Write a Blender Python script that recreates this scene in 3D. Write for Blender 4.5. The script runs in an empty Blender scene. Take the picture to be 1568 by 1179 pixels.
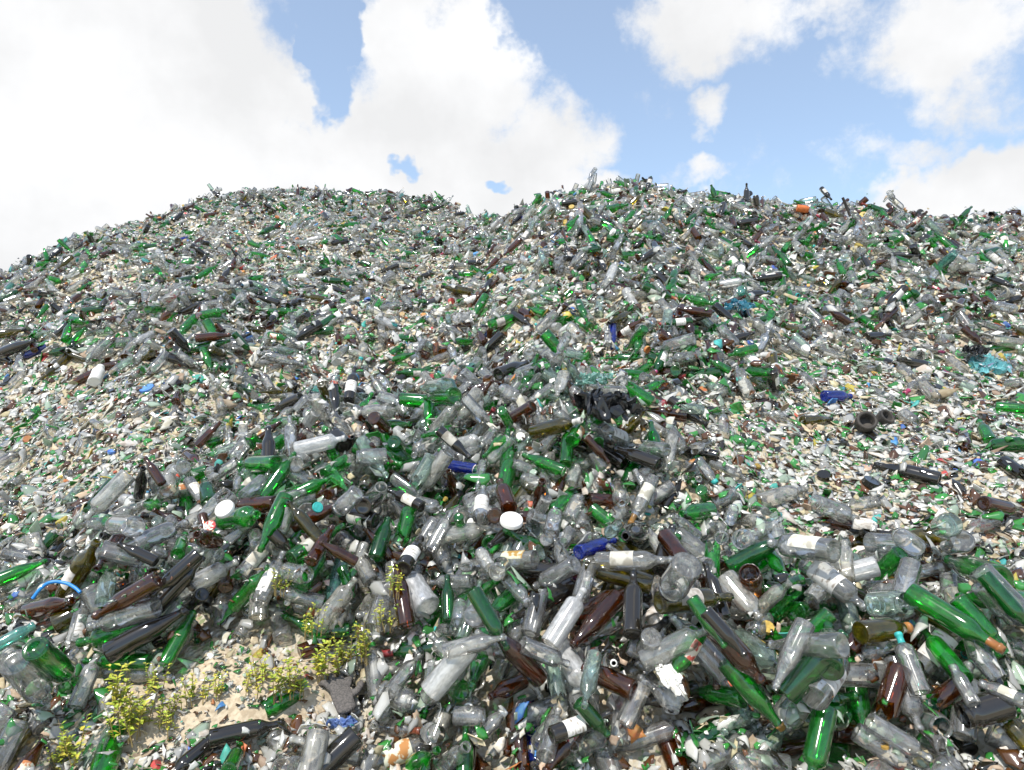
import bpy, bmesh, math, random, time
import numpy as np
from mathutils import Vector, Matrix, Quaternion, Euler
T0=time.time()
rng=np.random.default_rng(7); random.seed(7)
sc=bpy.context.scene
CAMZ=1.6; F=1045.3
# ---------------------------------------------------------------- terrain
lat=rng.random((256,256))
def vn(x,y):
    xi=np.floor(x).astype(int); yi=np.floor(y).astype(int); fx=x-xi; fy=y-yi
    fx=fx*fx*(3-2*fx); fy=fy*fy*(3-2*fy)
    a=lat[xi%256,yi%256]; b=lat[(xi+1)%256,yi%256]; c=lat[xi%256,(yi+1)%256]; d=lat[(xi+1)%256,(yi+1)%256]
    return (a*(1-fx)+b*fx)*(1-fy)+(c*(1-fx)+d*fx)*fy
PX=np.array([-600,-300,0,60,200,330,450,600,680,730,790,840,900,970,1100,1200,1300,1400,1568,1900,2300.])
PY=np.array([560,485,428,400,344,306,287,295,312,335,325,303,294,286,297,315,325,330,338,375,450.])
DD=np.array([7,8,9.5,10,11,12.5,14,14,12.5,10.6,9.2,8.8,8.6,8.5,8.5,8.5,8.5,8.3,8,7.5,7.])
TH=np.arctan((PX-784)/F)
Zc=CAMZ+(590-PY)/F*DD+0.01
RR=DD/np.cos(TH)
tg=np.linspace(-math.pi,math.pi,3601)
def ext(v,end):
    t=np.concatenate([[-math.pi,-1.6],TH,[1.6,math.pi]]); return np.interp(tg,t,np.concatenate([[end,end],v,[end,end]]))
k=np.ones(13)/13
def sm(a,n=1):
    for _ in range(n): a=np.convolve(np.pad(a,6,mode='edge'),k,mode='valid')
    return a
Rg=sm(ext(RR,9),3); Zg=sm(ext(Zc,0.0),1)
def H(x,y):
    x=np.asarray(x,float); y=np.asarray(y,float)
    th=np.arctan2(x,y); r=np.hypot(x,y)
    R=np.interp(th,tg,Rg); Z=np.interp(th,tg,Zg)
    fr=Z*(r-1.5)/(R-1.5); bk=Z-0.4*(r-R)
    kk=0.07
    z=-kk*np.logaddexp(-fr/kk,-np.clip(bk,-8,None)/kk)
    z=0.12*np.logaddexp(z/0.12,0)
    amp=np.clip((r-1.2)/2,0,1)*np.clip((R+3-r)/3,0,1)*np.clip(Z/2,0,1)
    n=(vn(x*.8+31,y*.8+7)-.5)*.38+(vn(x*2.1+11,y*2.1+77)-.5)*.18
    damp=np.clip(np.abs(r-R)/2.5,0.25,1)
    return z+n*amp*damp
GX0,GX1,GY0,GY1,GC=-13.5,13.5,0.6,18.,0.025
gx=np.arange(GX0,GX1,GC)+GC/2; gy=np.arange(GY0,GY1,GC)+GC/2
XX,YY=np.meshgrid(gx,gy)
BASE=H(XX,YY); HF=BASE.copy()
NY,NX=HF.shape
def gi_(x,y): return np.clip(((y-GY0)/GC).astype(int),0,NY-1),np.clip(((x-GX0)/GC).astype(int),0,NX-1)
def hf(x,y): return HF[gi_(x,y)]
TY=np.arange(1.2,17.5,.01)
def survey(px,py,lift=0.0):
    """ground point met by a bearing (in photo units) from the photographer's spot"""
    x=(px-784)/F*TY; z=CAMZ+(590-py)/F*TY
    h=hf(x,TY)+lift
    i=np.argmax(h>=z)
    if h[i]<z[i]: i=int(np.argmin(z-h))
    return np.array([x[i],TY[i],h[i]])
def blur(a,n=9,it=2):
    for _ in range(it):
        for axn in (0,1):
            p=np.pad(a,[(n,n) if q==axn else (0,0) for q in (0,1)],mode='edge'); c=np.cumsum(p,axis=axn)
            m=2*n
            a=(np.take(c,range(m,c.shape[axn]),axis=axn)-np.take(c,range(0,c.shape[axn]-m),axis=axn))/m
    return a
# ---------------------------------------------------------------- materials
def newmat(n):
    m=bpy.data.materials.new(n); m.use_nodes=True; m.node_tree.nodes.clear(); return m,m.node_tree
def N(t,ty,**kw):
    n=t.nodes.new(ty)
    for k_,v in kw.items(): setattr(n,k_,v)
    return n
def glassmat(name,col,dustfillcol,dustfill=.3,rough=.095,edge=.6,refl=1.15,nsc=45,vlo=.75,trans=.45,opaque=False):
    """thin-walled glass: tinted see-through wall, Fresnel reflection, a diffuse film for dust and for light lost in stacked walls"""
    m,t=newmat(name); L=t.links.new
    out=N(t,'ShaderNodeOutputMaterial')
    oi=N(t,'ShaderNodeObjectInfo')
    dcol=N(t,'ShaderNodeMix',data_type='RGBA',blend_type='MIX'); dcol.inputs['A'].default_value=(*[c*vlo for c in dustfillcol],1); dcol.inputs['B'].default_value=(*[min(.95,c*1.15) for c in dustfillcol],1); L(oi.outputs['Random'],dcol.inputs['Factor'])
    df=N(t,'ShaderNodeBsdfDiffuse'); L(dcol.outputs['Result'],df.inputs[0])
    tl=N(t,'ShaderNodeBsdfTranslucent'); L(dcol.outputs['Result'],tl.inputs[0])
    dm=N(t,'ShaderNodeMixShader'); dm.inputs[0].default_value=trans; L(df.outputs[0],dm.inputs[1]); L(tl.outputs[0],dm.inputs[2])
    last=dm
    if not opaque:
        tc=N(t,'ShaderNodeTexCoord')
        add=N(t,'ShaderNodeVectorMath',operation='MULTIPLY_ADD'); L(tc.outputs['Object'],add.inputs[0]); add.inputs[1].default_value=(1,1,.45)
        mm=N(t,'ShaderNodeMath',operation='MULTIPLY'); mm.inputs[1].default_value=57; L(oi.outputs['Random'],mm.inputs[0]); L(mm.outputs[0],add.inputs[2])
        nz=N(t,'ShaderNodeTexNoise'); nz.inputs['Scale'].default_value=nsc; nz.inputs['Detail'].default_value=2; nz.inputs['Roughness'].default_value=.7; L(add.outputs[0],nz.inputs['Vector'])
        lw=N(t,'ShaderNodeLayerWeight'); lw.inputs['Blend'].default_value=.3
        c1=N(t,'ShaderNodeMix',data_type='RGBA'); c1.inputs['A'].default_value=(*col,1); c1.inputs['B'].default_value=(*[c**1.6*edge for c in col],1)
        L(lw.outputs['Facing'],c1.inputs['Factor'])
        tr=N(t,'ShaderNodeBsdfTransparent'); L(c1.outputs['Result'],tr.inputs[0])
        dr=N(t,'ShaderNodeMapRange'); dr.inputs['From Min'].default_value=.42; dr.inputs['From Max'].default_value=.72
        dr.inputs['To Min'].default_value=dustfill*.75; dr.inputs['To Max'].default_value=min(1,dustfill*2.0); L(nz.outputs['Fac'],dr.inputs['Value'])
        m1=N(t,'ShaderNodeMixShader'); L(dr.outputs[0],m1.inputs[0]); L(tr.outputs[0],m1.inputs[1]); L(dm.outputs[0],m1.inputs[2]); last=m1  # diffuse colour paints in brightness lost through stacked walls, besides dust
    fr=N(t,'ShaderNodeFresnel'); fr.inputs['IOR'].default_value=1.5
    fm=N(t,'ShaderNodeMath',operation='MULTIPLY',use_clamp=True); fm.inputs[1].default_value=1.9*refl; L(fr.outputs[0],fm.inputs[0])
    gl=N(t,'ShaderNodeBsdfGlossy'); gl.inputs['Roughness'].default_value=rough
    m2=N(t,'ShaderNodeMixShader'); L(fm.outputs[0],m2.inputs[0]); L(last.outputs[0],m2.inputs[1]); L(gl.outputs[0],m2.inputs[2])
    L(m2.outputs[0],out.inputs[0]); return m
def solidmat(name,col,rough=.6,col2=None,scale=25,spec=.4,vary=.0,bump=.2,hue=0.,lo=.4,hi=.62,stretch=(1,1,1)):
    m,t=newmat(name); L=t.links.new
    out=N(t,'ShaderNodeOutputMaterial'); b=N(t,'ShaderNodeBsdfPrincipled'); L(b.outputs[0],out.inputs[0])
    oi=N(t,'ShaderNodeObjectInfo'); tc=N(t,'ShaderNodeTexCoord')
    st=N(t,'ShaderNodeVectorMath',operation='MULTIPLY_ADD'); L(tc.outputs['Object'],st.inputs[0]); st.inputs[1].default_value=stretch
    mm=N(t,'ShaderNodeMath',operation='MULTIPLY'); mm.inputs[1].default_value=31; L(oi.outputs['Random'],mm.inputs[0]); L(mm.outputs[0],st.inputs[2])
    nz=N(t,'ShaderNodeTexNoise'); nz.inputs['Scale'].default_value=scale; nz.inputs['Detail'].default_value=4; L(st.outputs[0],nz.inputs['Vector'])
    rp=N(t,'ShaderNodeMapRange'); rp.inputs['From Min'].default_value=lo; rp.inputs['From Max'].default_value=hi; L(nz.outputs['Fac'],rp.inputs['Value'])
    mx=N(t,'ShaderNodeMix',data_type='RGBA'); mx.inputs['A'].default_value=(*col,1); mx.inputs['B'].default_value=(*(col2 or [c*.7 for c in col]),1); L(rp.outputs[0],mx.inputs['Factor'])
    hs=N(t,'ShaderNodeHueSaturation'); L(mx.outputs['Result'],hs.inputs['Color'])
    mr=N(t,'ShaderNodeMapRange'); mr.inputs['To Min'].default_value=1-vary; mr.inputs['To Max'].default_value=1+vary*.3; L(oi.outputs['Random'],mr.inputs['Value']); L(mr.outputs[0],hs.inputs['Value'])
    if hue:
        r3=N(t,'ShaderNodeMath',operation='MULTIPLY'); r3.inputs[1].default_value=9.7; L(oi.outputs['Random'],r3.inputs[0])
        r2=N(t,'ShaderNodeMath',operation='FRACT'); L(r3.outputs[0],r2.inputs[0])
        mh=N(t,'ShaderNodeMapRange'); mh.inputs['To Min'].default_value=.5-hue; mh.inputs['To Max'].default_value=.5+hue; L(r2.outputs[0],mh.inputs['Value']); L(mh.outputs[0],hs.inputs['Hue'])
    L(hs.outputs[0],b.inputs['Base Color']); b.inputs['Roughness'].default_value=rough; b.inputs['Specular IOR Level'].default_value=spec
    bp=N(t,'ShaderNodeBump'); bp.inputs['Strength'].default_value=bump; bp.inputs['Distance'].default_value=.005; L(nz.outputs['Fac'],bp.inputs['Height']); L(bp.outputs[0],b.inputs['Normal'])
    return m
G={}
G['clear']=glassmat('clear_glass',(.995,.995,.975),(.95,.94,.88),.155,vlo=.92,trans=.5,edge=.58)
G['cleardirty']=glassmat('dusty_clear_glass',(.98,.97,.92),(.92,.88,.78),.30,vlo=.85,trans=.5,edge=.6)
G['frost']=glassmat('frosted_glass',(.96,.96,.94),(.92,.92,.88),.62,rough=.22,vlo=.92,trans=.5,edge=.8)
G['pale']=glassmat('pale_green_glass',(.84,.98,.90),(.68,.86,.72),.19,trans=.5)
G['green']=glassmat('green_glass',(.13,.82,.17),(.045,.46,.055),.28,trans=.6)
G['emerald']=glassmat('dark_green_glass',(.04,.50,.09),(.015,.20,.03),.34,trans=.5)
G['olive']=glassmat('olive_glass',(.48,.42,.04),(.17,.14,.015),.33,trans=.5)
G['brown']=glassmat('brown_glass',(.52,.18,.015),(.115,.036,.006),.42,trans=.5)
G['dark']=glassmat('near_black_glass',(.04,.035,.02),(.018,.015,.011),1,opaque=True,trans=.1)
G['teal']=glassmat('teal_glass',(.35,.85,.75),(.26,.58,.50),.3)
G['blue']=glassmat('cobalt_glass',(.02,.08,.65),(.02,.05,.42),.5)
M_label=solidmat('paper_label',(.76,.74,.69),.8,(.34,.30,.25),34,.2,.3,.3,.03,.53,.66,(1,1,2.6))
M_labelt=solidmat('torn_label',(.74,.70,.62),.85,(.44,.40,.34),24,.2,.4,.4,.03,.47,.57)
M_labelc=solidmat('printed_label',(.50,.16,.08),.7,(.74,.70,.56),30,.2,.3,.3,.06,.46,.52)
M_foil=solidmat('capsule_foil',(.35,.05,.04),.35,(.22,.05,.04),40,.5,.5,.2,.08)
M_black=solidmat('black_capsule',(.02,.02,.02),.35)
M_white=solidmat('white_plastic',(.80,.79,.76),.5,(.68,.66,.6),18,.4,.1)
M_capteal=solidmat('teal_plastic',(.05,.45,.42),.4)
# ---------------------------------------------------------------- bottle shapes
PROF={
 'wine':(.30,.0375,[(.0,.035),(.55,.02),(.85,.0),(.97,.006),(1,.02),(1,.20),(1.,.50),(1,.62),(.95,.66),(.78,.71),(.55,.755),(.42,.80),(.38,.84),(.36,.94),(.43,.943),(.43,.965),(.37,.97),(.36,1.0),(.27,1.0),(.26,.93)]),
 'champ':(.31,.043,[(.0,.06),(.5,.04),(.85,.0),(.97,.008),(1,.025),(1,.18),(1,.42),(.985,.50),(.9,.58),(.76,.66),(.6,.73),(.47,.80),(.39,.87),(.35,.93),(.43,.935),(.43,.955),(.36,.96),(.36,1.),(.26,1.),(.26,.93)]),
 'beer':(.235,.031,[(.0,.02),(.6,.012),(.88,0),(.98,.01),(1,.03),(1,.18),(1,.50),(1,.56),(.93,.62),(.75,.70),(.57,.78),(.48,.86),(.44,.94),(.50,.945),(.50,.975),(.42,.98),(.42,1.),(.32,1.),(.30,.93)]),
 'stubby':(.19,.034,[(.0,.02),(.6,.012),(.88,0),(.98,.01),(1,.04),(1,.18),(1,.56),(.97,.62),(.85,.70),(.62,.78),(.46,.86),(.42,.93),(.47,.935),(.47,.975),(.40,1.),(.30,1.),(.28,.93)]),
 'spirit':(.26,.041,[(.0,.03),(.6,.02),(.90,0),(.99,.01),(1,.03),(1,.16),(1,.58),(1,.70),(.93,.745),(.7,.78),(.42,.81),(.36,.84),(.36,.93),(.43,.935),(.43,.98),(.36,1.),(.27,1.),(.26,.93)]),
 'jar':(.125,.04,[(.0,.03),(.6,.02),(.90,0),(1,.03),(1,.08),(1,.2),(1,.66),(1,.76),(.93,.83),(.84,.86),(.84,.90),(.88,.905),(.88,.93),(.84,.935),(.84,1.),(.77,1.),(.76,.85)]),
 'widejar':(.16,.048,[(.0,.03),(.6,.02),(.90,0),(1,.03),(1,.12),(.97,.16),(.97,.60),(1,.64),(1,.78),(.90,.84),(.80,.87),(.80,.90),(.85,.905),(.85,.93),(.80,.935),(.80,1.),(.73,1.),(.72,.86)]),
 'juice':(.17,.030,[(.0,.03),(.6,.02),(.90,0),(1,.03),(1,.12),(.96,.2),(.96,.55),(1,.60),(.98,.66),(.85,.74),(.64,.82),(.58,.87),(.64,.875),(.64,.96),(.58,1.),(.5,1.),(.48,.88)]),
 'flask':(.21,.045,[(.0,.03),(.6,.02),(.90,0),(1,.03),(1,.1),(1,.2),(1,.6),(1,.68),(.85,.76),(.5,.82),(.33,.86),(.33,.93),(.4,.935),(.4,.98),(.33,1.),(.25,1.),(.24,.9)]),
 'brokenbase':(.15,.0375,[(.0,.07),(.55,.04),(.85,.0),(.97,.012),(1,.04),(1,.3),(1,.6),(1,.85),(1,1.)]),
 'brokenneck':(.16,.0375,[(1,.0),(1,.12),(.95,.26),(.78,.38),(.55,.48),(.42,.58),(.38,.66),(.36,.88),(.43,.885),(.43,.93),(.37,.94),(.36,1.0),(.27,1.0),(.26,.88)]),
}
def bottle_mesh(name,kind,glass,label=None,cap=None,seg=16,rs=1.0,cov=.5):
    Lh,r,pr=PROF[kind]; r=r*rs
    bm=bmesh.new(); rings=[]
    rnd=random.Random(name)
    for i,(a,z) in enumerate(pr):
        ring=[]
        if a==0: ring=[bm.verts.new((0,0,(z-.5)*Lh))]
        else:
            for s in range(seg):
                an=2*math.pi*s/seg; zz=z
                if kind=='brokenbase' and i==len(pr)-1: zz+=rnd.uniform(-.3,.25)
                if kind=='brokenbase' and i==len(pr)-2: zz+=rnd.uniform(-.15,.0)
                if kind=='brokenneck' and i==0: zz+=rnd.uniform(-.25,.1)
                fx=.62 if kind=='flask' else 1.0
                ring.append(bm.verts.new((a*r*math.cos(an)*fx,a*r*math.sin(an),(zz-.5)*Lh)))
        rings.append(ring)
    for i in range(len(rings)-1):
        A,B=rings[i],rings[i+1]; z0=pr[i][1]; z1=pr[i+1][1]; a0=pr[i][0]
        for s in range(seg):
            s2=(s+1)%seg
            if len(A)==1: f=bm.faces.new((A[0],B[s2],B[s]))
            else: f=bm.faces.new((A[s],A[s2],B[s2],B[s]))
            f.smooth=True
            mi=0
            if label and a0>.9 and z0>=.11 and z1<=.61 and z1-z0>.1 and (s<seg*cov): mi=1
            if cap and z0>=cap[1] and a0<.7: mi=2
            f.material_index=mi
    me=bpy.data.meshes.new(name); bm.to_mesh(me); bm.free()
    me.materials.append(G[glass] if isinstance(glass,str) else glass)
    me.materials.append(label or M_label); me.materials.append(cap[0] if cap else M_foil)
    return me
# ---------------------------------------------------------------- instanced mass
def make_protos(cname,meshes):
    c=bpy.data.collections.new(cname)
    for i,me in enumerate(meshes):
        o=bpy.data.objects.new('%s_%03d'%(cname,i),me); c.objects.link(o)
    return c
def scatter(name,pos,rot,scl,idx,coll):
    me=bpy.data.meshes.new(name); n=len(pos)
    me.vertices.add(n); me.vertices.foreach_set('co',np.asarray(pos,dtype=np.float32).ravel())
    a=me.attributes.new('rot','FLOAT_VECTOR','POINT'); a.data.foreach_set('vector',np.asarray(rot,dtype=np.float32).ravel())
    a=me.attributes.new('scl','FLOAT','POINT'); a.data.foreach_set('value',np.asarray(scl,dtype=np.float32))
    a=me.attributes.new('pid','INT','POINT'); a.data.foreach_set('value',np.asarray(idx,dtype=np.int32))
    ob=bpy.data.objects.new(name,me); sc.collection.objects.link(ob)
    g=bpy.data.node_groups.new(name+'_nodes','GeometryNodeTree')
    g.interface.new_socket('Geometry',in_out='INPUT',socket_type='NodeSocketGeometry'); g.interface.new_socket('Geometry',in_out='OUTPUT',socket_type='NodeSocketGeometry')
    L=g.links.new
    gi=g.nodes.new('NodeGroupInput'); go=g.nodes.new('NodeGroupOutput')
    ci=g.nodes.new('GeometryNodeCollectionInfo'); ci.inputs['Collection'].default_value=coll; ci.inputs['Separate Children'].default_value=True; ci.inputs['Reset Children'].default_value=True
    ip=g.nodes.new('GeometryNodeInstanceOnPoints'); ip.inputs['Pick Instance'].default_value=True
    def na(nm,ty):
        n_=g.nodes.new('GeometryNodeInputNamedAttribute'); n_.data_type=ty; n_.inputs['Name'].default_value=nm; return n_.outputs['Attribute']
    er=g.nodes.new('FunctionNodeEulerToRotation'); L(na('rot','FLOAT_VECTOR'),er.inputs[0]); L(er.outputs[0],ip.inputs['Rotation'])
    L(na('scl','FLOAT'),ip.inputs['Scale']); L(na('pid','INT'),ip.inputs['Instance Index'])
    L(gi.outputs[0],ip.inputs['Points']); L(ci.outputs[0],ip.inputs['Instance']); L(ip.outputs[0],go.inputs[0])
    md=ob.modifiers.new('scatter','NODES'); md.node_group=g
    return ob
spec=[]
def addp(w,kind,glass,label=None,cap=None,cov=.5): spec.append((w,kind,glass,label,cap,cov))
for k_,w in (('spirit',7),('juice',6),('jar',7),('widejar',4),('wine',4),('beer',2),('flask',3),('stubby',2)):
    addp(w,k_,'clear'); addp(w*.45,k_,'cleardirty')
addp(3,'spirit','clear',M_label); addp(2,'jar','clear',M_labelt,None,.35); addp(2.,'wine','clear',M_labelt,(M_foil,.80),.3); addp(1.5,'juice','cleardirty',M_labelc,None,.4); addp(1.4,'spirit','clear',M_labelc,(M_white,.9),.4); addp(1.0,'juice','clear',None,(M_capteal,.86)); addp(1.2,'widejar','clear',M_label,None,.4)
addp(1.2,'jar','clear',None,(M_white,.86)); addp(1,'juice','clear',None,(M_white,.86))
addp(2,'jar','frost'); addp(1.6,'spirit','frost')
addp(3.5,'wine','green'); addp(2.5,'beer','green'); addp(1.4,'champ','emerald'); addp(1.2,'wine','emerald',M_label,(M_foil,.80),.4); addp(1.2,'stubby','green',M_labelc,None,.4); addp(1.2,'champ','green',M_labelt,None,.3); addp(1,'champ','green'); addp(1.5,'spirit','green')
addp(1.8,'wine','olive'); addp(1.2,'champ','olive',None,(M_black,.86))
addp(3.6,'beer','brown'); addp(3.2,'stubby','brown'); addp(1.6,'wine','brown'); addp(1.4,'beer','brown',M_label,None,.4); addp(1,'beer','brown',M_labelc,None,.4)
addp(2.4,'wine','dark'); addp(1.8,'champ','dark'); addp(1.8,'wine','dark',M_label,(M_black,.80),.45); addp(1.2,'beer','dark',M_labelt,None,.35)
addp(2.2,'wine','pale'); addp(2,'juice','pale'); addp(1,'jar','pale'); addp(.8,'champ','teal'); addp(.3,'wine','blue')
for gname,w in (('clear',8),('green',3),('brown',2.4),('dark',1.2),('pale',2),('emerald',1.)):
    addp(w,'brokenbase',gname); addp(w*.7,'brokenneck',gname)
meshes=[bottle_mesh('b%02d'%i,k_,g_,l_,c_,16,1.,v_) for i,(w,k_,g_,l_,c_,v_) in enumerate(spec)]
bcoll=make_protos('bottle_kinds',meshes)
W=np.array([s[0] for s in spec],float); W/=W.sum()
PL=np.array([PROF[s[1]][0] for s in spec]); PR=np.array([PROF[s[1]][1] for s in spec])
# ---- where whole bottles dominate / where crushed glass dominates (surveyed map on the pile)
SX=784+XX/YY*F; SY=590-(BASE-CAMZ)/YY*F
def ell(cx,cy,rx,ry,rot=0):
    a=math.radians(rot); dx=SX-cx; dy=SY-cy
    u=(dx*math.cos(a)+dy*math.sin(a))/rx; v=(-dx*math.sin(a)+dy*math.cos(a))/ry
    return np.exp(-(u*u+v*v))
DM=.10+.80*ell(560,880,430,180,-15)+.85*ell(900,1080,500,180)+.65*ell(1350,1100,350,120)+.22*ell(330,530,260,50)+.34*ell(1180,370,430,60)+.14*ell(150,430,300,50)+.4*ell(760,650,170,70)+.2*ell(1380,480,170,50)+.25*ell(1060,560,200,60)
DM-=.40*ell(1260,700,200,110)+.40*ell(120,690,190,90)+.08*ell(560,380,200,80)
DM*= .30+1.4*vn(XX*1.5+5,YY*1.5+50)
def gauss(cx,cy,rx,ry):
    p=survey(cx,cy); 
    return np.exp(-(((XX-p[0])/rx)**2+((YY-p[1])/ry)**2))
SAND=np.maximum.reduce([gauss(345,1060,.26,.16),gauss(225,1105,.20,.13),gauss(460,1045,.15,.11)])
GLV=gauss(525,1110,.19,.17)
DM=np.clip(DM,.03,1.3)*(1-np.clip(SAND*1.9,0,1))*(1-np.clip(GLV*1.8,0,1))
RRg=np.hypot(XX,YY); Rc=np.interp(np.arctan2(XX,YY),tg,Rg)
region=(RRg<Rc+1.0)&(np.abs(XX)<.86*YY+1.3)&(YY>1.25)
cdf=np.cumsum(np.where(region,DM,0).ravel()); cdf/=cdf[-1]
def drop(x,y,yaw,L,r,extra=0.,commit=True,sink=.8):
    dx,dy=math.cos(yaw),math.sin(yaw); l=L*.93
    s=np.linspace(-.47,.47,7)*l
    h=hf(x+s*dx,y+s*dy)
    a=int(np.argmax(h[:3])); b=4+int(np.argmax(h[4:]))
    m=(h[b]-h[a])/(s[b]-s[a]); m=max(-1.1,min(1.1,m)); c=h[a]-m*s[a]
    c+=max(0,(h-(m*s+c)).max())*.7
    m+=extra
    z=c+r*sink
    if commit:
        ss=np.linspace(-.48,.40,14)*l
        for o,hh in ((-.65,1.35),(0,1.7),(.65,1.35)):
            iy,ix=gi_(x+ss*dx-dy*o*r,y+ss*dy+dx*o*r)
            HF[iy,ix]=np.maximum(HF[iy,ix],m*ss+c+r*hh)
    return (x,y,z),Vector((dx,dy,m)).normalized()
def heap(n,cdf,seed,ptilt):
    r=np.random.default_rng(seed)
    cand=np.searchsorted(cdf,r.random(n*2))
    cx=XX.ravel()[cand]+r.uniform(-.5,.5,n*2)*GC; cy=YY.ravel()[cand]+r.uniform(-.5,.5,n*2)*GC
    kid=r.choice(len(spec),n,p=W); cb=BASE.ravel()[cand]
    P,R_,S_,I_=[],[],[],[]
    for i in range(n):
        j=2*i; ox=hf(cx[j:j+2],cy[j:j+2])-cb[j:j+2]; q=j if ox[0]<=ox[1] else j+1
        s=r.uniform(.70,1.0); yaw=r.uniform(0,2*math.pi); ex=0.; sink=.7
        if r.random()<ptilt: ex=r.uniform(.3,1.3)*r.choice([-1,1]); sink=.3
        p,d=drop(cx[q],cy[q],yaw,PL[kid[i]]*s,PR[kid[i]]*s,ex,True,sink)
        e=(d.to_track_quat('Z','X')@Quaternion((0,0,1),r.uniform(0,6.28))).to_euler()
        P.append(p); R_.append(tuple(e)); S_.append(s); I_.append(kid[i])
    return P,R_,S_,I_
bp_,br_,bs_,bi_=heap(6500,cdf,21,.07)
# ---------------------------------------------------------------- shards
S={}
sk=dict(rough=.13,trans=.45,opaque=True,refl=1.2,vlo=.55)
S['clear']=glassmat('shard_clear',(.95,.96,.93),(.82,.81,.75),.50,**sk)
S['pale']=glassmat('shard_pale_green',(.82,.93,.84),(.56,.69,.53),.50,**sk)
S['green']=glassmat('shard_green',(.16,.62,.18),(.07,.40,.07),.50,**sk)
S['brown']=glassmat('shard_brown',(.42,.18,.05),(.19,.078,.024),.6,**sk)
S['dark']=glassmat('shard_dark',(.05,.045,.03),(.035,.030,.020),.9,**sk)
S['paper']=solidmat('scrap_paper',(.76,.72,.64),.85,(.58,.52,.42),3,.2,.35,.1,.03)
S['tan']=solidmat('scrap_tan',(.54,.45,.31),.9,(.40,.31,.20),3,.2,.45,.1,.03)
S['white']=solidmat('scrap_white',(.80,.79,.76),.5,(.7,.68,.62),3,.4,.15,.1)
S['red']=solidmat('scrap_red',(.50,.10,.05),.5,(.5,.2,.08),3,.4,.4,.1,.03)
S['blue']=solidmat('scrap_blue',(.05,.16,.45),.5,(.12,.3,.5),3,.4,.4,.1,.03)
S['teal']=solidmat('scrap_teal',(.08,.42,.38),.5,None,3,.4,.4,.1,.03)
S['yellow']=solidmat('scrap_yellow',(.55,.40,.08),.5,None,3,.4,.4,.1,.03)
def shard_mesh(name,mat,curve,long=1.,cap=False):
    rn=random.Random(name); bm=bmesh.new()
    if cap:
        n=12; R=.45; hgt=.28
        v0=[bm.verts.new((R*math.cos(2*math.pi*i/n),R*math.sin(2*math.pi*i/n),0)) for i in range(n)]
        v1=[bm.verts.new((R*.93*math.cos(2*math.pi*i/n),R*.93*math.sin(2*math.pi*i/n),hgt)) for i in range(n)]
        for i in range(n): bm.faces.new((v0[i],v0[(i+1)%n],v1[(i+1)%n],v1[i]))
        bm.faces.new(v1)
    else:
        n=rn.randint(4,6); an=sorted([2*math.pi*(i+rn.uniform(-.35,.35))/n for i in range(n)])
        mid=[]
        pts=[(rn.uniform(.28,.62)*math.cos(a)*long,rn.uniform(.28,.6)*math.sin(a)) for a in an]
        for i in range(n):
            p=pts[i]; q=pts[(i+1)%n]
            for f_ in (0,.5): 
                j_=1 if f_==0 else rn.uniform(.85,1.06); mid.append(((p[0]*(1-f_)+q[0]*f_)*j_,(p[1]*(1-f_)+q[1]*f_)*j_))
        th=.05
        z=lambda y:-curve*y*y
        m=len(mid)
        top=[bm.verts.new((x,y,z(y)+th)) for x,y in mid]; t2=[bm.verts.new((x*.5,y*.5,z(y*.5)+th)) for x,y in mid]
        bot=[bm.verts.new((x*.97,y*.97,z(y))) for x,y in mid]
        ct=bm.verts.new((0,0,th)); cb2=bm.verts.new((0,0,0))
        for i in range(m):
            j=(i+1)%m
            bm.faces.new((ct,t2[i],t2[j])).smooth=True; bm.faces.new((t2[i],top[i],top[j],t2[j])).smooth=True
            bm.faces.new((cb2,bot[j],bot[i])); bm.faces.new((top[i],bot[i],bot[j],top[j]))
    me=bpy.data.meshes.new(name); bm.to_mesh(me); bm.free(); me.materials.append(mat); return me
sm_,sw=[],[]
for nm,w in (('clear',44),('pale',11),('green',15),('brown',12),('dark',6),('paper',6),('tan',9),('white',2.),('red',.5),('blue',.5),('teal',.5),('yellow',.4)):
    nv=5 if w>4 else 2
    for q in range(nv):
        sm_.append(shard_mesh('%s%d'%(nm,q),S[nm],[.4,.9,1.6,1.2,.7][q],[1,1.5,1.1,1.9,1.2][q])); sw.append(w/nv)
for nm,w in (('white',.25),('red',.08),('blue',.08),('yellow',.1),('dark',.3)):
    sm_.append(shard_mesh('cap'+nm,S[nm],0,1,True)); sw.append(w)
scoll=make_protos('shard_kinds',sm_); sw=np.array(sw); sw/=sw.sum()
SHW=np.where(region,(.35+1.1*np.clip((3.2/YY)**1.3,0.3,2.2))*(1.4-np.clip(DM,0,1)*.7)*(1-np.clip(SAND*1.5,0,.90)),0)
cdf2=np.cumsum(SHW.ravel()); cdf2/=cdf2[-1]
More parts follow.
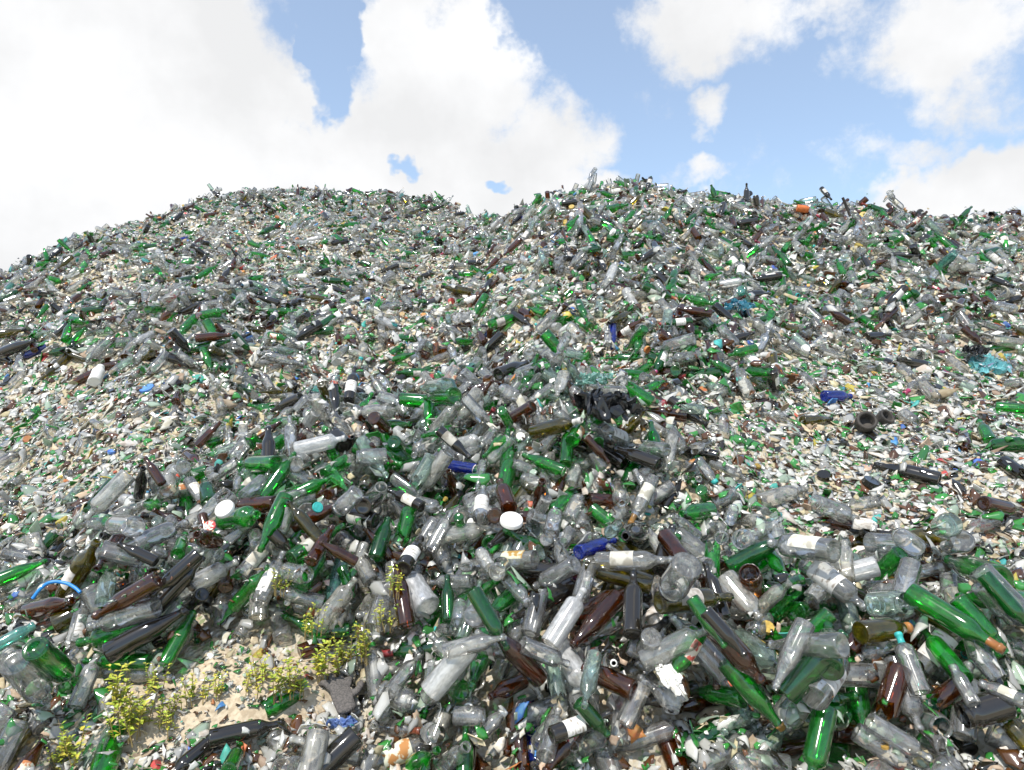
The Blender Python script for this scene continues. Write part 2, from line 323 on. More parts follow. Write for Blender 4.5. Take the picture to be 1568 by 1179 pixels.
def shards(name,n,smin,smax,seed,sink,tiltsd=.42,cdf2=cdf2):
    LOC=blur(HF-BASE,8)
    r=np.random.default_rng(seed)
    c=np.searchsorted(cdf2,r.random(int(n*1.8))); x=XX.ravel()[c]+r.uniform(-.5,.5,len(c))*GC; y=YY.ravel()[c]+r.uniform(-.5,.5,len(c))*GC
    lift=hf(x,y)-BASE.ravel()[c]-LOC.ravel()[c]
    keep=(r.random(len(c))<np.clip(.75-lift*16,.10,1)); x=x[keep][:n]; y=y[keep][:n]; n=len(x)
    z=hf(x,y)
    sx=np.clip((hf(x+.05,y)-hf(x-.05,y))/.1,-1,1); sy=np.clip((hf(x,y+.05)-hf(x,y-.05))/.1,-1,1.2)
    s=(smin+(smax-smin)*r.random(n)**2.2)*np.clip(.55+y/9,.7,1.15)
    tilt=np.abs(r.normal(0,tiltsd,n)); ta=r.uniform(0,6.283,n); yw=r.uniform(0,6.283,n)
    rots=np.zeros((n,3))
    for i in range(n):
        tt=math.tan(min(1.25,tilt[i]))
        nrm=Vector((-sx[i]+tt*math.cos(ta[i]),-sy[i]+tt*math.sin(ta[i]),1))
        rots[i]=(nrm.to_track_quat('Z','Y')@Quaternion((0,0,1),yw[i])).to_euler()
    scatter(name,np.stack([x,y,z+r.uniform(sink,.022,n)],1),rots,s,r.choice(len(sw),n,p=sw),scoll)
shards('crushed_glass',128000,.022,.08,11,-.005,.6)
shards('glass_fragments',26000,.035,.11,12,-.01,.8)
DM2=np.where(region&(YY<6.5),np.clip(DM-.25,0,1)*np.clip((7-YY)/3,0,1),0)
cdf3=np.cumsum(DM2.ravel()); cdf3/=cdf3[-1]
q4=heap(430,cdf3,33,.04)
for A,B in zip((bp_,br_,bs_,bi_),q4): A.extend(B)
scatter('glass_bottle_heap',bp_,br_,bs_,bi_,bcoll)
NEAR=np.where(region&(YY<5.5),np.clip((5.8-YY)/2.5,0,1)*(1-np.clip(SAND*2,0,1)),0); cdf5=np.cumsum(NEAR.ravel()); cdf5/=cdf5[-1]
shards('loose_glass_shards',7500,.03,.10,14,-.015,.7,cdf5)
# ---------------------------------------------------------------- hero bottles (top of heap)
def linkobj(name,me,parent=None):
    o=bpy.data.objects.new(name,me); sc.collection.objects.link(o)
    if parent: o.parent=parent
    return o
gn={'clear':'clear_glass_bottle','cleardirty':'clear_glass_bottle','frost':'frosted_glass_bottle','pale':'pale_green_glass_bottle','green':'green_glass_bottle','emerald':'green_glass_bottle','olive':'olive_glass_bottle','brown':'brown_glass_bottle','dark':'dark_glass_bottle','teal':'teal_glass_bottle','blue':'blue_glass_bottle'}
LB=M_label; LT=M_labelt
heroes=[ # base x,y -> mouth x,y, kind, glass, label, cap
(1105,1010,1205,1130,'champ','green',None,(M_foil,.88)),(1390,975,1540,1062,'wine','green',None,(M_foil,.84)),(1272,1040,1268,965,'wine','emerald',None,None),
(800,1025,752,1078,'stubby','brown',None,None),(990,775,950,838,'champ','dark',None,None),(675,1095,720,1025,'spirit','frost',None,None),(655,950,625,890,'widejar','frost',None,None),
(842,985,895,910,'spirit','frost',None,None),(955,928,868,1002,'beer','brown',None,None),(1010,952,1120,918,'wine','olive',LT,None),(618,895,645,825,'wine','dark',LB,None),
(345,928,425,868,'wine','green',None,None),(335,786,405,792,'spirit','green',None,None),(225,985,325,925,'wine','dark',None,None),(160,1018,290,945,'champ','dark',None,None),
(455,855,520,798,'wine','green',LT,None),(557,815,582,748,'wine','dark',None,None),(735,815,740,748,'spirit','clear',LB,None),(687,950,685,885,'beer','emerald',None,None),
(725,1010,765,945,'wine','clear',None,None),(845,988,735,958,'beer','brown',None,None),(968,1015,970,918,'wine','dark',None,None),(937,1000,940,1085,'beer','dark',None,(M_white,.84)),
(985,1030,1085,1033,'spirit','clear',None,None),(1280,1125,1185,1045,'champ','clear',None,None),(1275,895,1180,838,'spirit','clear',LT,None),(1318,990,1392,948,'stubby','olive',None,(M_foil,.84)),
(1185,1162,1312,1158,'spirit','emerald',None,None),(1560,905,1430,843,'champ','green',None,None),(1410,1075,1375,985,'spirit','clear',None,(M_capteal,.80)),(835,1165,855,1088,'spirit','clear',None,None),
(5,1140,85,1070,'spirit','clear',None,None),(45,1062,125,1012,'wine','green',None,None),(120,1085,145,1005,'spirit','cleardirty',None,None),(2,985,40,990,'juice','teal',None,None),
(1012,815,1072,870,'beer','brown',None,None),(1100,775,1030,770,'stubby','green',None,None),(705,658,645,615,'champ','green',None,None),(815,662,892,667,'wine','olive',None,(M_label,.84)),
(970,662,895,665,'spirit','clear',LB,None),(500,597,567,545,'wine','dark',LB,None),(665,752,728,720,'beer','dark',LT,None),(350,1185,368,1115,'beer','green',None,None),
(745,1155,757,1085,'wine','emerald',None,None),(870,1165,912,1100,'wine','dark',LB,None),(905,1190,912,1138,'stubby','emerald',None,None),(1108,1180,1152,1118,'stubby','brown',None,None),
(1345,1120,1410,1178,'spirit','clear',None,None),(1545,1130,1470,1120,'jar','dark',LT,None),(705,1110,750,1180,'wine','clear',None,None),(1058,1102,1112,1062,'beer','green',None,None),
(1090,950,1130,1005,'beer','dark',None,None),(572,968,600,900,'spirit','clear',None,None),(485,985,545,930,'spirit','cleardirty',None,None),(240,935,135,965,'spirit','clear',None,None),
(195,850,290,790,'wine','clear',None,None),(160,808,230,775,'wine','green',None,None),(825,745,832,803,'beer','brown',None,None),(700,835,712,785,'beer','green',None,None),
(572,865,597,820,'stubby','emerald',None,None),(760,915,772,850,'juice','clear',None,None),(920,905,1025,868,'wine','clear',LT,None),(885,872,815,848,'spirit','clear',None,None),
(1150,757,1245,744,'wine','cleardirty',None,None),(1248,775,1312,800,'spirit','clear',None,None),(1255,612,1310,608,'stubby','blue',None,None),(0,552,55,528,'champ','dark',None,None),
(255,535,297,541,'stubby','dark',None,None),(300,545,352,549,'beer','brown',None,None),(1528,668,1490,632,'beer','green',None,None),(1320,510,1370,513,'beer','dark',None,None),
(1505,795,1568,780,'beer','brown',None,None),(1505,845,1425,795,'wine','clear',None,None),(1515,925,1575,965,'wine','emerald',None,None),(1495,375,1548,388,'wine','emerald',None,None),
(440,880,470,950,'widejar','clear',None,None),(240,870,180,855,'beer','dark',None,None),(300,870,235,905,'wine','dark',None,None),(215,870,160,800,'spirit','clear',None,None),
(490,830,440,780,'wine','olive',None,None),(330,830,300,875,'stubby','brown',None,None),(640,790,600,760,'wine','dark',LT,None),(1010,700,940,690,'beer','dark',None,None),
(570,660,600,640,'stubby','brown',None,None),(540,660,500,650,'jar','dark',None,None),(690,620,640,640,'wine','pale',None,None),(820,625,760,628,'beer','brown',None,None),
(900,590,925,645,'wine','dark',None,None),(1160,900,1140,960,'jar','brown',None,None),(1060,1020,1020,960,'widejar','clear',None,None),(910,1010,895,1085,'wine','pale',None,None),
(1330,900,1395,925,'jar','pale',None,None),(1490,1090,1460,1040,'juice','clear',None,None),(1560,1090,1510,1050,'juice','clear',LT,None),(600,1060,640,1010,'wine','clear',None,None),
(455,1165,430,1178,'jar','clear',None,None),(620,1000,610,925,'beer','brown',None,None),(85,890,165,885,'wine','olive',LT,None),(0,910,55,870,'champ','green',None,None),
(35,925,120,905,'beer','brown',None,None),(800,1060,870,1062,'spirit','clear',None,None),(1455,835,1440,845,'jar','pale',None,None),(280,760,290,700,'beer','clear',None,None),
(430,735,360,712,'wine','green',None,None),(325,760,310,720,'stubby','emerald',None,None),(410,700,412,645,'beer','dark',None,None),(245,740,225,705,'beer','brown',None,None),(300,690,340,655,'beer','brown',None,None),
(845,815,850,790,'widejar','clear',None,None),(670,860,680,800,'spirit','clear',None,None),(1000,985,985,960,'widejar','clear',None,None),(545,830,520,810,'widejar','clear',None,None),(750,870,735,845,'jar','cleardirty',None,None),
(1225,1010,1195,1080,'champ','clear',None,None),(1120,560,1085,565,'stubby','green',None,None),(1150,810,1130,850,'jar','clear',None,None),
(245,965,140,985,'beer','brown',None,None),(480,900,505,840,'beer','brown',None,None),(545,870,490,858,'beer','brown',None,None),(275,680,320,700,'beer','brown',None,None),(780,780,765,740,'stubby','brown',None,None),(905,690,925,720,'beer','brown',None,None),
]
for n,(x1,y1,x2,y2,kd,gl,lb,cp) in enumerate(heroes):
    a=survey(x1,y1,.03); b=survey(x2,y2,.03)
    c=(a+b)/2; v=b-a; ln=float(np.linalg.norm(v)); L,r,_=PROF[kd]
    s=max(.70,min(1.08,ln/L))
    p,d=drop(c[0],c[1],math.atan2(v[1],v[0]),L*s,r*s,0,True,.85)
    me=bottle_mesh('hero%02d'%n,kd,gl,lb,cp,28,1.,.45 if lb is LB else .3)
    o=linkobj(gn[gl] if 'jar' not in kd else gn[gl].replace('bottle','jar'),me); o.location=p; o.scale=(s,s,s)
    q_=d.to_track_quat('Z','X')
    if lb:
        am=math.pi*(.45 if lb is LB else .3)
        best=max(np.linspace(0,6.28,24),key=lambda an:(q_@Quaternion((0,0,1),an)@Vector((math.cos(am),math.sin(am),0))).dot(Vector((0,-.7,.7))))+rng.uniform(-.4,.4)
    else: best=rng.uniform(0,6.28)
    o.rotation_mode='QUATERNION'; o.rotation_quaternion=q_@Quaternion((0,0,1),best)
for (px,py,kd,gl,tilt) in ((456,296,'wine','brown',.1),(1143,306,'wine','dark',.03),(1158,314,'jar','dark',.3),(905,292,'beer','clear',.4),(1092,300,'stubby','emerald',.3),(1228,330,'jar','brown',.6),(1480,332,'beer','emerald',.9),(70,402,'stubby','green',.3),(686,312,'wine','clear',.8)):
    p=survey(px,py+3); o=linkobj(gn[gl],bottle_mesh('crest',kd,gl,None,None,20)); o.location=(p[0],p[1],p[2]+.05); o.rotation_euler=(0,tilt,random.random()*6); o.scale=(.9,)*3
# ---------------------------------------------------------------- ground sheet
def axis(f0,f1,st):
    a=np.arange(f0,f1+st/2,st); o=np.array([.3,.8,2,5,12,30,80,200,600,2000.]); return np.concatenate([f0-o[::-1],a,f1+o])
ax=axis(-16,16,.08); ay=axis(-3,20,.08)
X2,Y2=np.meshgrid(ax,ay); Z2=H(X2,Y2)
nx,ny=len(ax),len(ay)
me=bpy.data.meshes.new('ground')
vi=np.arange(nx*ny).reshape(ny,nx)
fc=np.stack([vi[:-1,:-1],vi[:-1,1:],vi[1:,1:],vi[1:,:-1]],-1).reshape(-1,4)
me.from_pydata(np.stack([X2,Y2,Z2],-1).reshape(-1,3).tolist(),[],fc.tolist())
me.shade_smooth(); gr=linkobj('ground',me)
m,t=newmat('crushed_glass_soil'); L=t.links.new
out=N(t,'ShaderNodeOutputMaterial'); b=N(t,'ShaderNodeBsdfPrincipled'); L(b.outputs[0],out.inputs[0]); b.inputs['Roughness'].default_value=.75
tc=N(t,'ShaderNodeTexCoord')
vo=N(t,'ShaderNodeTexVoronoi'); vo.inputs['Scale'].default_value=60; L(tc.outputs['Object'],vo.inputs['Vector'])
sp=N(t,'ShaderNodeSeparateColor'); L(vo.outputs['Color'],sp.inputs[0])
cr=N(t,'ShaderNodeValToRGB'); cr.color_ramp.interpolation='CONSTANT'; L(sp.outputs[0],cr.inputs[0])
el=cr.color_ramp.elements; cols=[(0,(.52,.44,.31)),(.3,(.62,.57,.45)),(.5,(.70,.67,.59)),(.66,(.14,.28,.09)),(.76,(.38,.30,.19)),(.88,(.14,.08,.05)),(.94,(.7,.69,.65))]
el[0].position=0; el[0].color=(*cols[0][1],1); el[1].position=cols[1][0]; el[1].color=(*cols[1][1],1)
for p_,c_ in cols[2:]: e=el.new(p_); e.color=(*c_,1)
nz=N(t,'ShaderNodeTexNoise'); nz.inputs['Scale'].default_value=90; nz.inputs['Detail'].default_value=5; L(tc.outputs['Object'],nz.inputs['Vector'])
mx=N(t,'ShaderNodeMix',data_type='RGBA'); mx.inputs['A'].default_value=(.52,.43,.30,1); L(cr.outputs[0],mx.inputs['B']); mx.inputs['Factor'].default_value=.6
mg=N(t,'ShaderNodeMix',data_type='RGBA',blend_type='MULTIPLY'); mg.inputs['Factor'].default_value=.4; L(mx.outputs['Result'],mg.inputs['A']); L(nz.outputs['Fac'],mg.inputs['B'])
L(mg.outputs['Result'],b.inputs['Base Color'])
bp=N(t,'ShaderNodeBump'); bp.inputs['Strength'].default_value=.8; bp.inputs['Distance'].default_value=.01; L(vo.outputs['Distance'],bp.inputs['Height']); L(bp.outputs[0],b.inputs['Normal'])
me.materials.append(m)
sand=solidmat('sandy_soil',(.56,.47,.34),.95,(.40,.32,.22),60,.1,0,.6)
iy0,iy1=0,int(2.8/GC); ix0,ix1=int((-2.8-GX0)/GC),int((0.1-GX0)/GC)
sub=SAND[iy0:iy1,ix0:ix1]; sx_=XX[iy0:iy1,ix0:ix1]; sy_=YY[iy0:iy1,ix0:ix1]
hz=BASE[iy0:iy1,ix0:ix1]+np.clip(sub-.28,-.05,1)*.11+(vn(sx_*30,sy_*30)-.5)*.025*np.clip(sub*2,0,1)+(vn(sx_*9,sy_*9)-.5)*.05*np.clip(sub*2,0,1)-.005
vs=np.stack([sx_,sy_,hz],-1).reshape(-1,3); ms=sub.shape; vi=np.arange(ms[0]*ms[1]).reshape(ms)
fc=np.stack([vi[:-1,:-1],vi[:-1,1:],vi[1:,1:],vi[1:,:-1]],-1).reshape(-1,4); ok=sub.ravel()[fc].max(1)>.2; fc=fc[ok]
me=bpy.data.meshes.new('sand_mound'); me.from_pydata(vs.tolist(),[],fc.tolist()); me.shade_smooth(); me.materials.append(sand)
bm=bmesh.new(); bm.from_mesh(me); bmesh.ops.delete(bm,geom=[v for v in bm.verts if not v.link_faces],context='VERTS'); bm.to_mesh(me); bm.free()
linkobj('sand_mound',me)
HF[iy0:iy1,ix0:ix1]=np.maximum(HF[iy0:iy1,ix0:ix1],hz)
rr=np.random.default_rng(5); n=800
sc_=np.cumsum((SAND*region).ravel()); sc_/=sc_[-1]; c=np.searchsorted(sc_,rr.random(n)); x=XX.ravel()[c]+rr.uniform(-.012,.012,n); y=YY.ravel()[c]+rr.uniform(-.012,.012,n)
scatter('glass_chips',np.stack([x,y,hf(x,y)+.004],1),np.stack([rr.normal(.3,.4,n),rr.normal(0,.4,n),rr.uniform(0,6,n)],1),rr.uniform(.006,.034,n),rr.choice(len(sw),n,p=sw),scoll)
# ---------------------------------------------------------------- weeds
M_leaf=solidmat('weed_leaf',(.46,.52,.06),.5,(.30,.42,.05),12,.4,.3)
M_leaf2=solidmat('weed_leaf_yellow',(.66,.56,.08),.5,(.50,.50,.07),12,.4,.3)
M_stem=solidmat('weed_stem',(.30,.22,.08),.6)
def weed(px,py,h,seed,nst=6):
    rn=random.Random(seed); bm=bmesh.new(); p=survey(px,py)
    for s in range(nst):
        az=rn.uniform(0,6.28); lean=rn.uniform(.05,.5); hh=h*rn.uniform(.55,1.1); bx,by=rn.uniform(-.03,.03),rn.uniform(-.03,.03)
        pts=[Vector((bx+math.cos(az)*lean*hh*t_**1.4,by+math.sin(az)*lean*hh*t_**1.4,hh*t_-.02*(1-t_))) for t_ in np.linspace(0,1,7)]
        prev=None
        for i,q in enumerate(pts):
            w=.0022*(1-i/8); ring=[bm.verts.new(q+Vector((math.cos(a)*w,math.sin(a)*w,0))) for a in (0,2.1,4.2)]
            if prev:
                for j in range(3): f=bm.faces.new((prev[j],prev[(j+1)%3],ring[(j+1)%3],ring[j])); f.material_index=2
            prev=ring
        for i in range(15):
            t_=rn.uniform(.25,1.02); k3=min(5,int(t_*6)); q=pts[k3].lerp(pts[k3+1],min(1,t_*6-k3))
            la=rn.uniform(0,6.28); ll=rn.uniform(.018,.036)*(1.15-.4*t_)*h/.14; up=rn.uniform(.1,1.1)
            d=Vector((math.cos(la),math.sin(la),up)).normalized(); sd=d.cross(Vector((0,0,1))).normalized()*ll*.25; dn=Vector((0,0,-ll*.12))
            v=[bm.verts.new(q),bm.verts.new(q+d*ll*.45+sd),bm.verts.new(q+d*ll+dn*2),bm.verts.new(q+d*ll*.45-sd),bm.verts.new(q+d*ll*.5+dn*.8)]
            mi=0 if rn.random()<.6 else 1
            for tri in ((0,1,4),(1,2,4),(4,2,3),(0,4,3)):
                f=bm.faces.new([v[a] for a in tri]); f.material_index=mi
    me=bpy.data.meshes.new('weed'); bm.to_mesh(me); bm.free()
    for mm in (M_leaf,M_leaf2,M_stem): me.materials.append(mm)
    o=linkobj('weed_plant',me); o.location=p
for i,(px,py,h) in enumerate([(185,1088,.17),(212,1118,.16),(250,1120,.10),(305,1078,.10),(325,1070,.08),(395,1042,.10),(430,1072,.14),(455,1066,.12),(490,1040,.16),(515,1030,.13),(560,1035,.13),(105,1172,.13),(195,1135,.14),(600,965,.10),(425,945,.08),(588,975,.09),(480,1005,.10),(240,1060,.08),(385,1060,.07),(90,1178,.1),(545,1010,.1),(265,1100,.07)]): weed(px,py,h,i,7)
# ---------------------------------------------------------------- other debris
def crumple(name,px,py,w,h,mat,seed,amp=.35,lift=0.):
    rn=np.random.default_rng(seed); n=44; p=survey(px,py); u,v=np.meshgrid(np.linspace(-1,1,n),np.linspace(-1,1,n))
    o1,o2,o3=rn.uniform(0,200,3); w*=.78; h*=.78
    R=1+ (vn(np.arctan2(v,u)*2.2+o1,u*0+o2)-.5)*.8
    x=u*w/2*R+(vn(u*3+o2,v*3+o1)-.5)*w*amp+(vn(u*8+o1,v*8)-.5)*w*amp*.35
    y=v*h/2*R+(vn(u*3+o3,v*3+o2)-.5)*h*amp+(vn(u*8+o3,v*8)-.5)*w*amp*.35
    z=np.abs(vn(u*2.2+o1,v*2.2+o3)-.5)*w*.7+np.abs(vn(u*6+o1,v*6+o2)-.5)*w*.4+(1-np.clip(u*u+v*v,0,1))*w*.12-.01
    vi=np.arange(n*n).reshape(n,n); fc=np.stack([vi[:-1,:-1],vi[:-1,1:],vi[1:,1:],vi[1:,:-1]],-1).reshape(-1,4)
    me=bpy.data.meshes.new(name); me.from_pydata(np.stack([x,y,z],-1).reshape(-1,3).tolist(),[],fc.tolist()); me.materials.append(mat)
    o=linkobj(name,me); o.location=(p[0],p[1],p[2]+lift); o.rotation_euler=(.38,0,rn.uniform(-.5,.5)); return o
def film(name,col): return glassmat(name,col,col,.6,rough=.25,nsc=9,trans=.4,edge=.9)
M_bagk=solidmat('black_plastic_film',(.012,.012,.013),.22,None,10,.6)
M_bagt=film('turquoise_plastic_film',(.25,.78,.82)); M_bagb=film('blue_plastic_film',(.05,.45,.62)); M_bagw=film('white_plastic_film',(.84,.84,.82)); M_bagg=film('teal_plastic_film',(.35,.68,.58))
crumple('black_plastic_bag',932,640,.32,.26,M_bagk,1)
crumple('turquoise_plastic_bag',1520,572,.24,.28,M_bagt,2,.5,.02)
crumple('black_plastic_bag',1492,552,.16,.12,M_bagk,3,.35,.02)
crumple('blue_plastic_bag',1132,480,.22,.13,M_bagb,4,.55,.02)
crumple('teal_plastic_bag',912,598,.18,.10,M_bagg,5,.5,.02)
crumple('white_plastic_bag',712,495,.22,.22,M_bagw,6,.35,.02)
crumple('white_plastic_bag',1028,1105,.07,.15,M_white,8,.5)
def lathe(name,prof,mat,px,py,up=(0,-.35,.9),seg=32,lift=0.,scale=1):
    bm=bmesh.new(); rings=[]
    for (r,z) in prof: rings.append([bm.verts.new((r*math.cos(2*math.pi*s/seg),r*math.sin(2*math.pi*s/seg),z)) for s in range(seg)] if r>0 else [bm.verts.new((0,0,z))])
    for A,B in zip(rings[:-1],rings[1:]):
        for s in range(seg):
            s2=(s+1)%seg
            if len(A)==1: f=bm.faces.new((A[0],B[s],B[s2]))
            elif len(B)==1: f=bm.faces.new((A[s],A[s2],B[0]))
            else: f=bm.faces.new((A[s],A[s2],B[s2],B[s]))
            f.smooth=len(A)>1 and len(B)>1
    bmesh.ops.recalc_face_normals(bm,faces=bm.faces)
    me=bpy.data.meshes.new(name); bm.to_mesh(me); bm.free(); me.materials.append(mat)
    o=linkobj(name,me); p=survey(px,py); o.location=(p[0],p[1],p[2]+lift); o.rotation_mode='QUATERNION'; o.rotation_quaternion=Vector(up).to_track_quat('Z','Y'); o.scale=(scale,)*3
    return o
LID=[(.0,.018),(.030,.018),(.033,.0155),(.040,.0155),(.044,.0185),(.048,.018),(.051,.014),(.051,.001),(.052,-.002),(.048,-.003),(.047,.010),(.0,.010)]
lathe('white_jar_lid',LID,M_white,783,832,(.1,-.45,.8),lift=.02,scale=.9)
lathe('white_jar_lid',LID,M_white,345,812,(-.2,-.7,.6),lift=.02,scale=.8)
lathe('white_jar_lid',LID,M_white,797,676,(.1,-.9,.5),lift=.02,scale=.45)
lathe('tin_lid',LID,M_labelt,1325,835,(.1,-.2,1),lift=.02,scale=.9)
lathe('teal_bottle_cap',LID,M_capteal,486,800,(.6,-.6,.4),lift=.02,scale=.45)
lathe('pink_bottle_cap',LID,M_labelc,322,945,(.2,-.8,.5),lift=.02,scale=.4)
RING=[(.03,-.03),(.045,-.025),(.05,0),(.05,.03),(.046,.036),(.038,.036),(.033,.03),(.033,-.01),(.0,-.015)]
M_rub=solidmat('black_rubber',(.03,.028,.026),.6,(.07,.06,.05),20,.3)
lathe('rubber_ring',RING,M_rub,1325,660,(-.15,-.9,.5),lift=.03,scale=1.1)
lathe('rubber_ring',RING,M_rub,1354,650,(.3,-.8,.6),lift=.03,scale=.9)
M_bluep=solidmat('blue_plastic',(.02,.22,.62),.4,(.03,.25,.6),20,.5)
def tube(name,pts,r,mat):
    cu=bpy.data.curves.new(name,'CURVE'); cu.dimensions='3D'; cu.bevel_depth=r; cu.bevel_resolution=4; cu.use_fill_caps=True
    s=cu.splines.new('BEZIER'); s.bezier_points.add(len(pts)-1)
    for b_,q in zip(s.bezier_points,pts): b_.co=q; b_.handle_left_type=b_.handle_right_type='AUTO'
    cu.materials.append(mat); o=bpy.data.objects.new(name,cu); sc.collection.objects.link(o); return o
p=survey(93,950,.02); tube('blue_plastic_handle',[(p[0]+a*.9,p[1]+b_*.9,p[2]+c_*.9) for a,b_,c_ in ((-.10,-.03,-.01),(-.075,-.01,.03),(-.045,.0,.05),(.01,.01,.045),(.06,.0,.028),(.09,-.01,.010))],.0065,M_bluep)
p=survey(1296,333); tube('dark_metal_rod',[(p[0]+.05,p[1],p[2]-.05),(p[0],p[1],p[2]+.08),(p[0]-.05,p[1]-.02,p[2]+.17)],.014,M_rub)
def place(name,me,x1,y1,x2,y2,L):
    a=survey(x1,y1); b_=survey(x2,y2); v=b_-a; c=(a+b_)/2; s=max(.7,min(1.3,np.linalg.norm(v)/L))
    o=linkobj(name,me); o.location=(c[0],c[1],c[2]+.035); o.scale=(s,)*3; o.rotation_mode='QUATERNION'; o.rotation_quaternion=Vector(v).to_track_quat('Z','X')
place('white_plastic_bottle',bottle_mesh('wpb','juice',M_white,None,None,24,1.2),138,608,160,572,.17)
place('orange_plastic_bottle',bottle_mesh('opb','jar',solidmat('orange_plastic',(.60,.16,.04),.5),None,None,20),1220,328,1238,328,.125)
def glove(px,py):
    p=survey(px,py)
    V=[(0,0,.012),(0,-.045,.012),(.004,-.08,.01),(0,.035,.016)]; E=[(0,1),(1,2),(0,3)]; Rr=[(.040,.014),(.034,.014),(.038,.013),(.040,.014)]
    for (bx,ln,ang,curl) in ((-.033,.050,.50,.5),(-.012,.066,.18,.3),(.011,.060,-.10,.9),(.033,.046,-.45,1.3)):
        prev=3
        for i_ in range(1,4):
            l_=ln*i_/3; V.append((bx-math.sin(ang)*l_,.046+math.cos(ang)*l_,.018+.008*i_*(i_<2.5)-curl*.006*i_*i_)); E.append((prev,len(V)-1)); Rr.append((.0125-.001*i_,.0095)); prev=len(V)-1
    prev=0
    for q in ((.046,-.005,.014),(.066,.012,.018),(.072,.036,.010)): V.append(q); E.append((prev,len(V)-1)); Rr.append((.013,.011)); prev=len(V)-1
    me=bpy.data.meshes.new('work_glove'); me.from_pydata(V,E,[]); o=linkobj('work_glove',me)
    me.materials.append(solidmat('grey_knit',(.15,.135,.125),.95,(.09,.085,.08),160,.1,0,.8))
    md=o.modifiers.new('skin','SKIN'); sv=me.skin_vertices[0].data
    for i_,r_ in enumerate(Rr): sv[i_].radius=r_
    sv[0].use_root=True
    sd=o.modifiers.new('sub','SUBSURF'); sd.levels=sd.render_levels=2
    tx=bpy.data.textures.new('wrinkle','CLOUDS'); tx.noise_scale=.03; dp=o.modifiers.new('wrinkle','DISPLACE'); dp.texture=tx; dp.strength=.008; dp.mid_level=.5
    o.location=(p[0],p[1],p[2]+.045); o.rotation_euler=(.35,-.1,.45); o.scale=(1.05,1.05,1.05)
    cuff=crumple('blue_cloth_rag',px,py,.10,.06,solidmat('blue_cloth',(.12,.20,.45),.9,(.2,.28,.5),60,.1),9,.3)
    cuff.location=(p[0]+.03,p[1]-.10,p[2]+.0)
glove(524,1092)
# ---------------------------------------------------------------- world
w=bpy.data.worlds.new("World"); sc.world=w; w.use_nodes=True; t=w.node_tree; t.nodes.clear(); L=t.links.new
out=N(t,'ShaderNodeOutputWorld'); bg=N(t,'ShaderNodeBackground'); L(bg.outputs[0],out.inputs[0]); bg.inputs['Strength'].default_value=.15
SE=math.radians(60); SA=math.radians(212)
sky=N(t,'ShaderNodeTexSky',sky_type='NISHITA'); sky.sun_disc=False; sky.sun_elevation=SE; sky.sun_rotation=SA; sky.air_density=1.0; sky.dust_density=.6; sky.ozone_density=1.2
tc=N(t,'ShaderNodeTexCoord'); nm=N(t,'ShaderNodeVectorMath',operation='NORMALIZE'); L(tc.outputs['Generated'],nm.inputs[0])
sx=N(t,'ShaderNodeSeparateXYZ'); L(nm.outputs[0],sx.inputs[0])
def M(op,a,b_=None,c=None,cl=False):
    n=N(t,'ShaderNodeMath',operation=op,use_clamp=cl)
    for i_,v in enumerate((a,b_,c)):
        if v is None: continue
        if isinstance(v,(int,float)): n.inputs[i_].default_value=v
        else: L(v,n.inputs[i_])
    return n.outputs[0]
az=M('ARCTAN2',sx.outputs[0],sx.outputs[1]); elv=M('ARCSINE',sx.outputs[2])
cv=N(t,'ShaderNodeCombineXYZ'); L(az,cv.inputs[0]); L(elv,cv.inputs[1])
def noise(scale,detail,rough=.55,off=0):
    n=N(t,'ShaderNodeTexNoise'); n.inputs['Scale'].default_value=scale; n.inputs['Detail'].default_value=detail; n.inputs['Roughness'].default_value=rough
    a=N(t,'ShaderNodeVectorMath',operation='ADD'); a.inputs[1].default_value=(off,off,off); L(nm.outputs[0],a.inputs[0]); L(a.outputs[0],n.inputs['Vector'])
    return n
wn=noise(6,5,.62)
wp=N(t,'ShaderNodeVectorMath',operation='MULTIPLY_ADD'); L(wn.outputs['Color'],wp.inputs[0]); wp.inputs[1].default_value=(.20,.20,0); L(cv.outputs[0],wp.inputs[2])
ws=N(t,'ShaderNodeVectorMath',operation='SUBTRACT'); L(wp.outputs[0],ws.inputs[0]); ws.inputs[1].default_value=(.10,.10,0)
def blob(cx_,cy_,rx,ry,wt):
    a=math.atan((cx_-784)/F); e=math.atan((590-cy_)/F*math.cos(a))
    s=N(t,'ShaderNodeVectorMath',operation='SUBTRACT'); L(ws.outputs[0],s.inputs[0]); s.inputs[1].default_value=(a,e,0)
    q=N(t,'ShaderNodeVectorMath',operation='MULTIPLY'); L(s.outputs[0],q.inputs[0]); ca=math.cos(a); q.inputs[1].default_value=(F/rx/ca/ca,F/ry/ca,0)
    d=N(t,'ShaderNodeVectorMath',operation='DOT_PRODUCT'); L(q.outputs[0],d.inputs[0]); L(q.outputs[0],d.inputs[1])
    return M('MAXIMUM',M('MULTIPLY_ADD',d.outputs['Value'],-wt,wt),0.0)
pos=None
for c in ((180,120,400,260,2),(100,330,260,160,1.8),(330,260,300,120,1.5),(650,230,240,110,1.3),(700,130,150,130,1.3),(620,40,80,130,1.1),(820,230,120,115,1.1),(760,300,290,60,1.4),(1090,30,160,95,.9),(1250,0,150,35,.6),(1450,45,240,110,1.0),(1510,140,120,80,.6),(1100,180,60,38,.7),(1070,215,40,20,.5),(1490,285,220,70,1.3),(1070,280,70,28,.8),(-400,200,400,400,1.2),(2000,100,350,200,1.),(1400,230,120,34,.5)):
    q=blob(*c); pos=q if pos is None else M('MAXIMUM',pos,q)
for c in ((525,60,42,150,1.4),(505,150,42,60,.8),(620,240,40,22,1.4),(745,278,24,13,1.1),(800,30,80,60,.8),(1240,160,140,60,.35)):
    pos=M('SUBTRACT',pos,blob(*c))
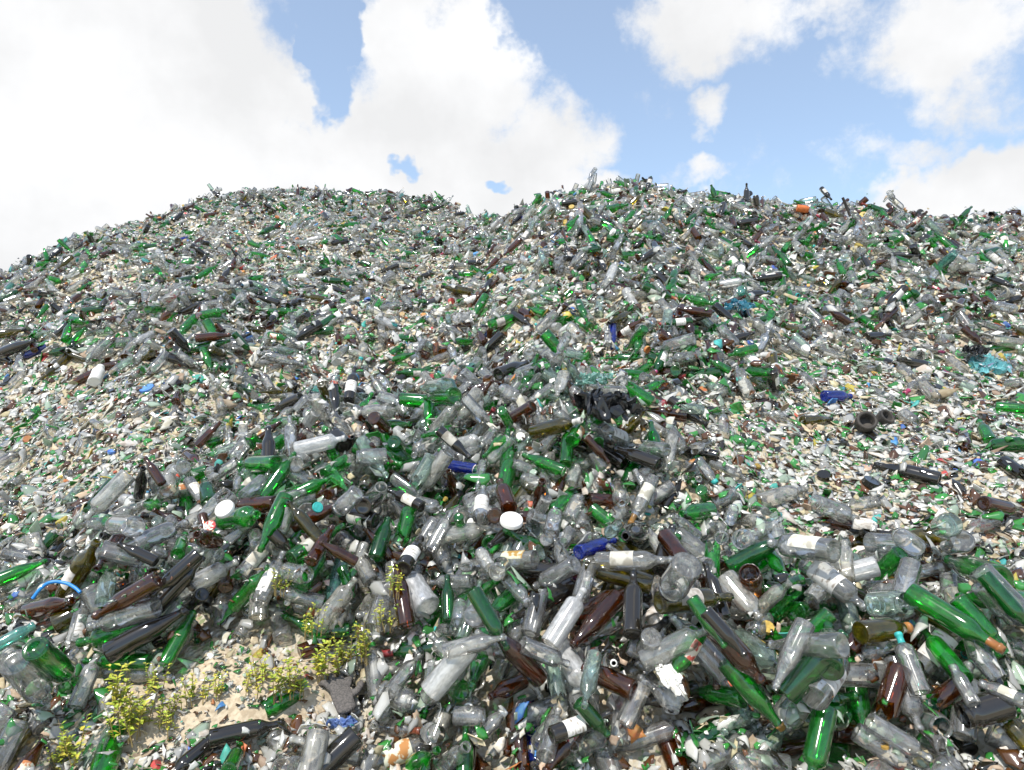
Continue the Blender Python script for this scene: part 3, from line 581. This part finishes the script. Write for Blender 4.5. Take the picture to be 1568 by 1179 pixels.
fb=noise(9,7,.68,3.3)
f2=noise(2.2,3,.5,9.1)
fld=M('ADD',pos,M('MULTIPLY',M('SUBTRACT',fb.outputs['Fac'],.5),2.1))
gen=M('MULTIPLY',M('GREATER_THAN',M('ABSOLUTE',az),1.1),M('MULTIPLY',M('SUBTRACT',f2.outputs['Fac'],.50),6.0))
fld=M('MAXIMUM',fld,gen)
mr=N(t,'ShaderNodeMapRange',interpolation_type='SMOOTHSTEP'); mr.inputs['From Min'].default_value=.08; mr.inputs['From Max'].default_value=.85; L(fld,mr.inputs['Value'])
mask=mr.outputs[0]
sh=noise(5,5,.55,5.5)
sr=N(t,'ShaderNodeMapRange'); sr.inputs['From Min'].default_value=.35; sr.inputs['From Max'].default_value=.65; sr.inputs['To Min'].default_value=5.9; sr.inputs['To Max'].default_value=7.2; L(sh.outputs['Fac'],sr.inputs['Value'])
cc=N(t,'ShaderNodeVectorMath',operation='MULTIPLY'); cb3=N(t,'ShaderNodeCombineXYZ')
for i_ in range(3): L(sr.outputs[0],cb3.inputs[i_])
L(cb3.outputs[0],cc.inputs[0]); cc.inputs[1].default_value=(.985,.99,1.0)
gain=N(t,'ShaderNodeVectorMath',operation='MULTIPLY'); L(sky.outputs[0],gain.inputs[0]); gain.inputs[1].default_value=(1.3,1.4,1.42)
hz_=N(t,'ShaderNodeMix',data_type='RGBA'); hz_.inputs['Factor'].default_value=.22; L(gain.outputs[0],hz_.inputs['A']); hz_.inputs['B'].default_value=(6.3,6.8,7.4,1)
mx=N(t,'ShaderNodeMix',data_type='RGBA'); mx.clamp_factor=True; L(mask,mx.inputs['Factor']); L(hz_.outputs['Result'],mx.inputs['A']); L(cc.outputs[0],mx.inputs['B'])
L(mx.outputs['Result'],bg.inputs['Color'])
# ---------------------------------------------------------------- sun, camera
sl=bpy.data.lights.new('sun','SUN'); sl.energy=5.0; sl.angle=math.radians(.5); sl.color=(1,.955,.88)
so=bpy.data.objects.new('sun',sl); sc.collection.objects.link(so)
sdir=Vector((math.sin(SA)*math.cos(SE),math.cos(SA)*math.cos(SE),math.sin(SE))); so.rotation_mode='QUATERNION'; so.rotation_quaternion=sdir.to_track_quat('Z','Y'); so.location=(0,0,30)
cd=bpy.data.cameras.new('camera'); cd.lens=24; cd.sensor_width=36; cd.clip_end=6000; cd.clip_start=.05
co=bpy.data.objects.new('camera',cd); sc.collection.objects.link(co); co.location=(0,0,CAMZ); co.rotation_euler=(math.pi/2,0,0); sc.camera=co
sc.view_settings.view_transform='Standard'; sc.view_settings.look='None'; sc.view_settings.exposure=0
print('done',time.time()-T0)
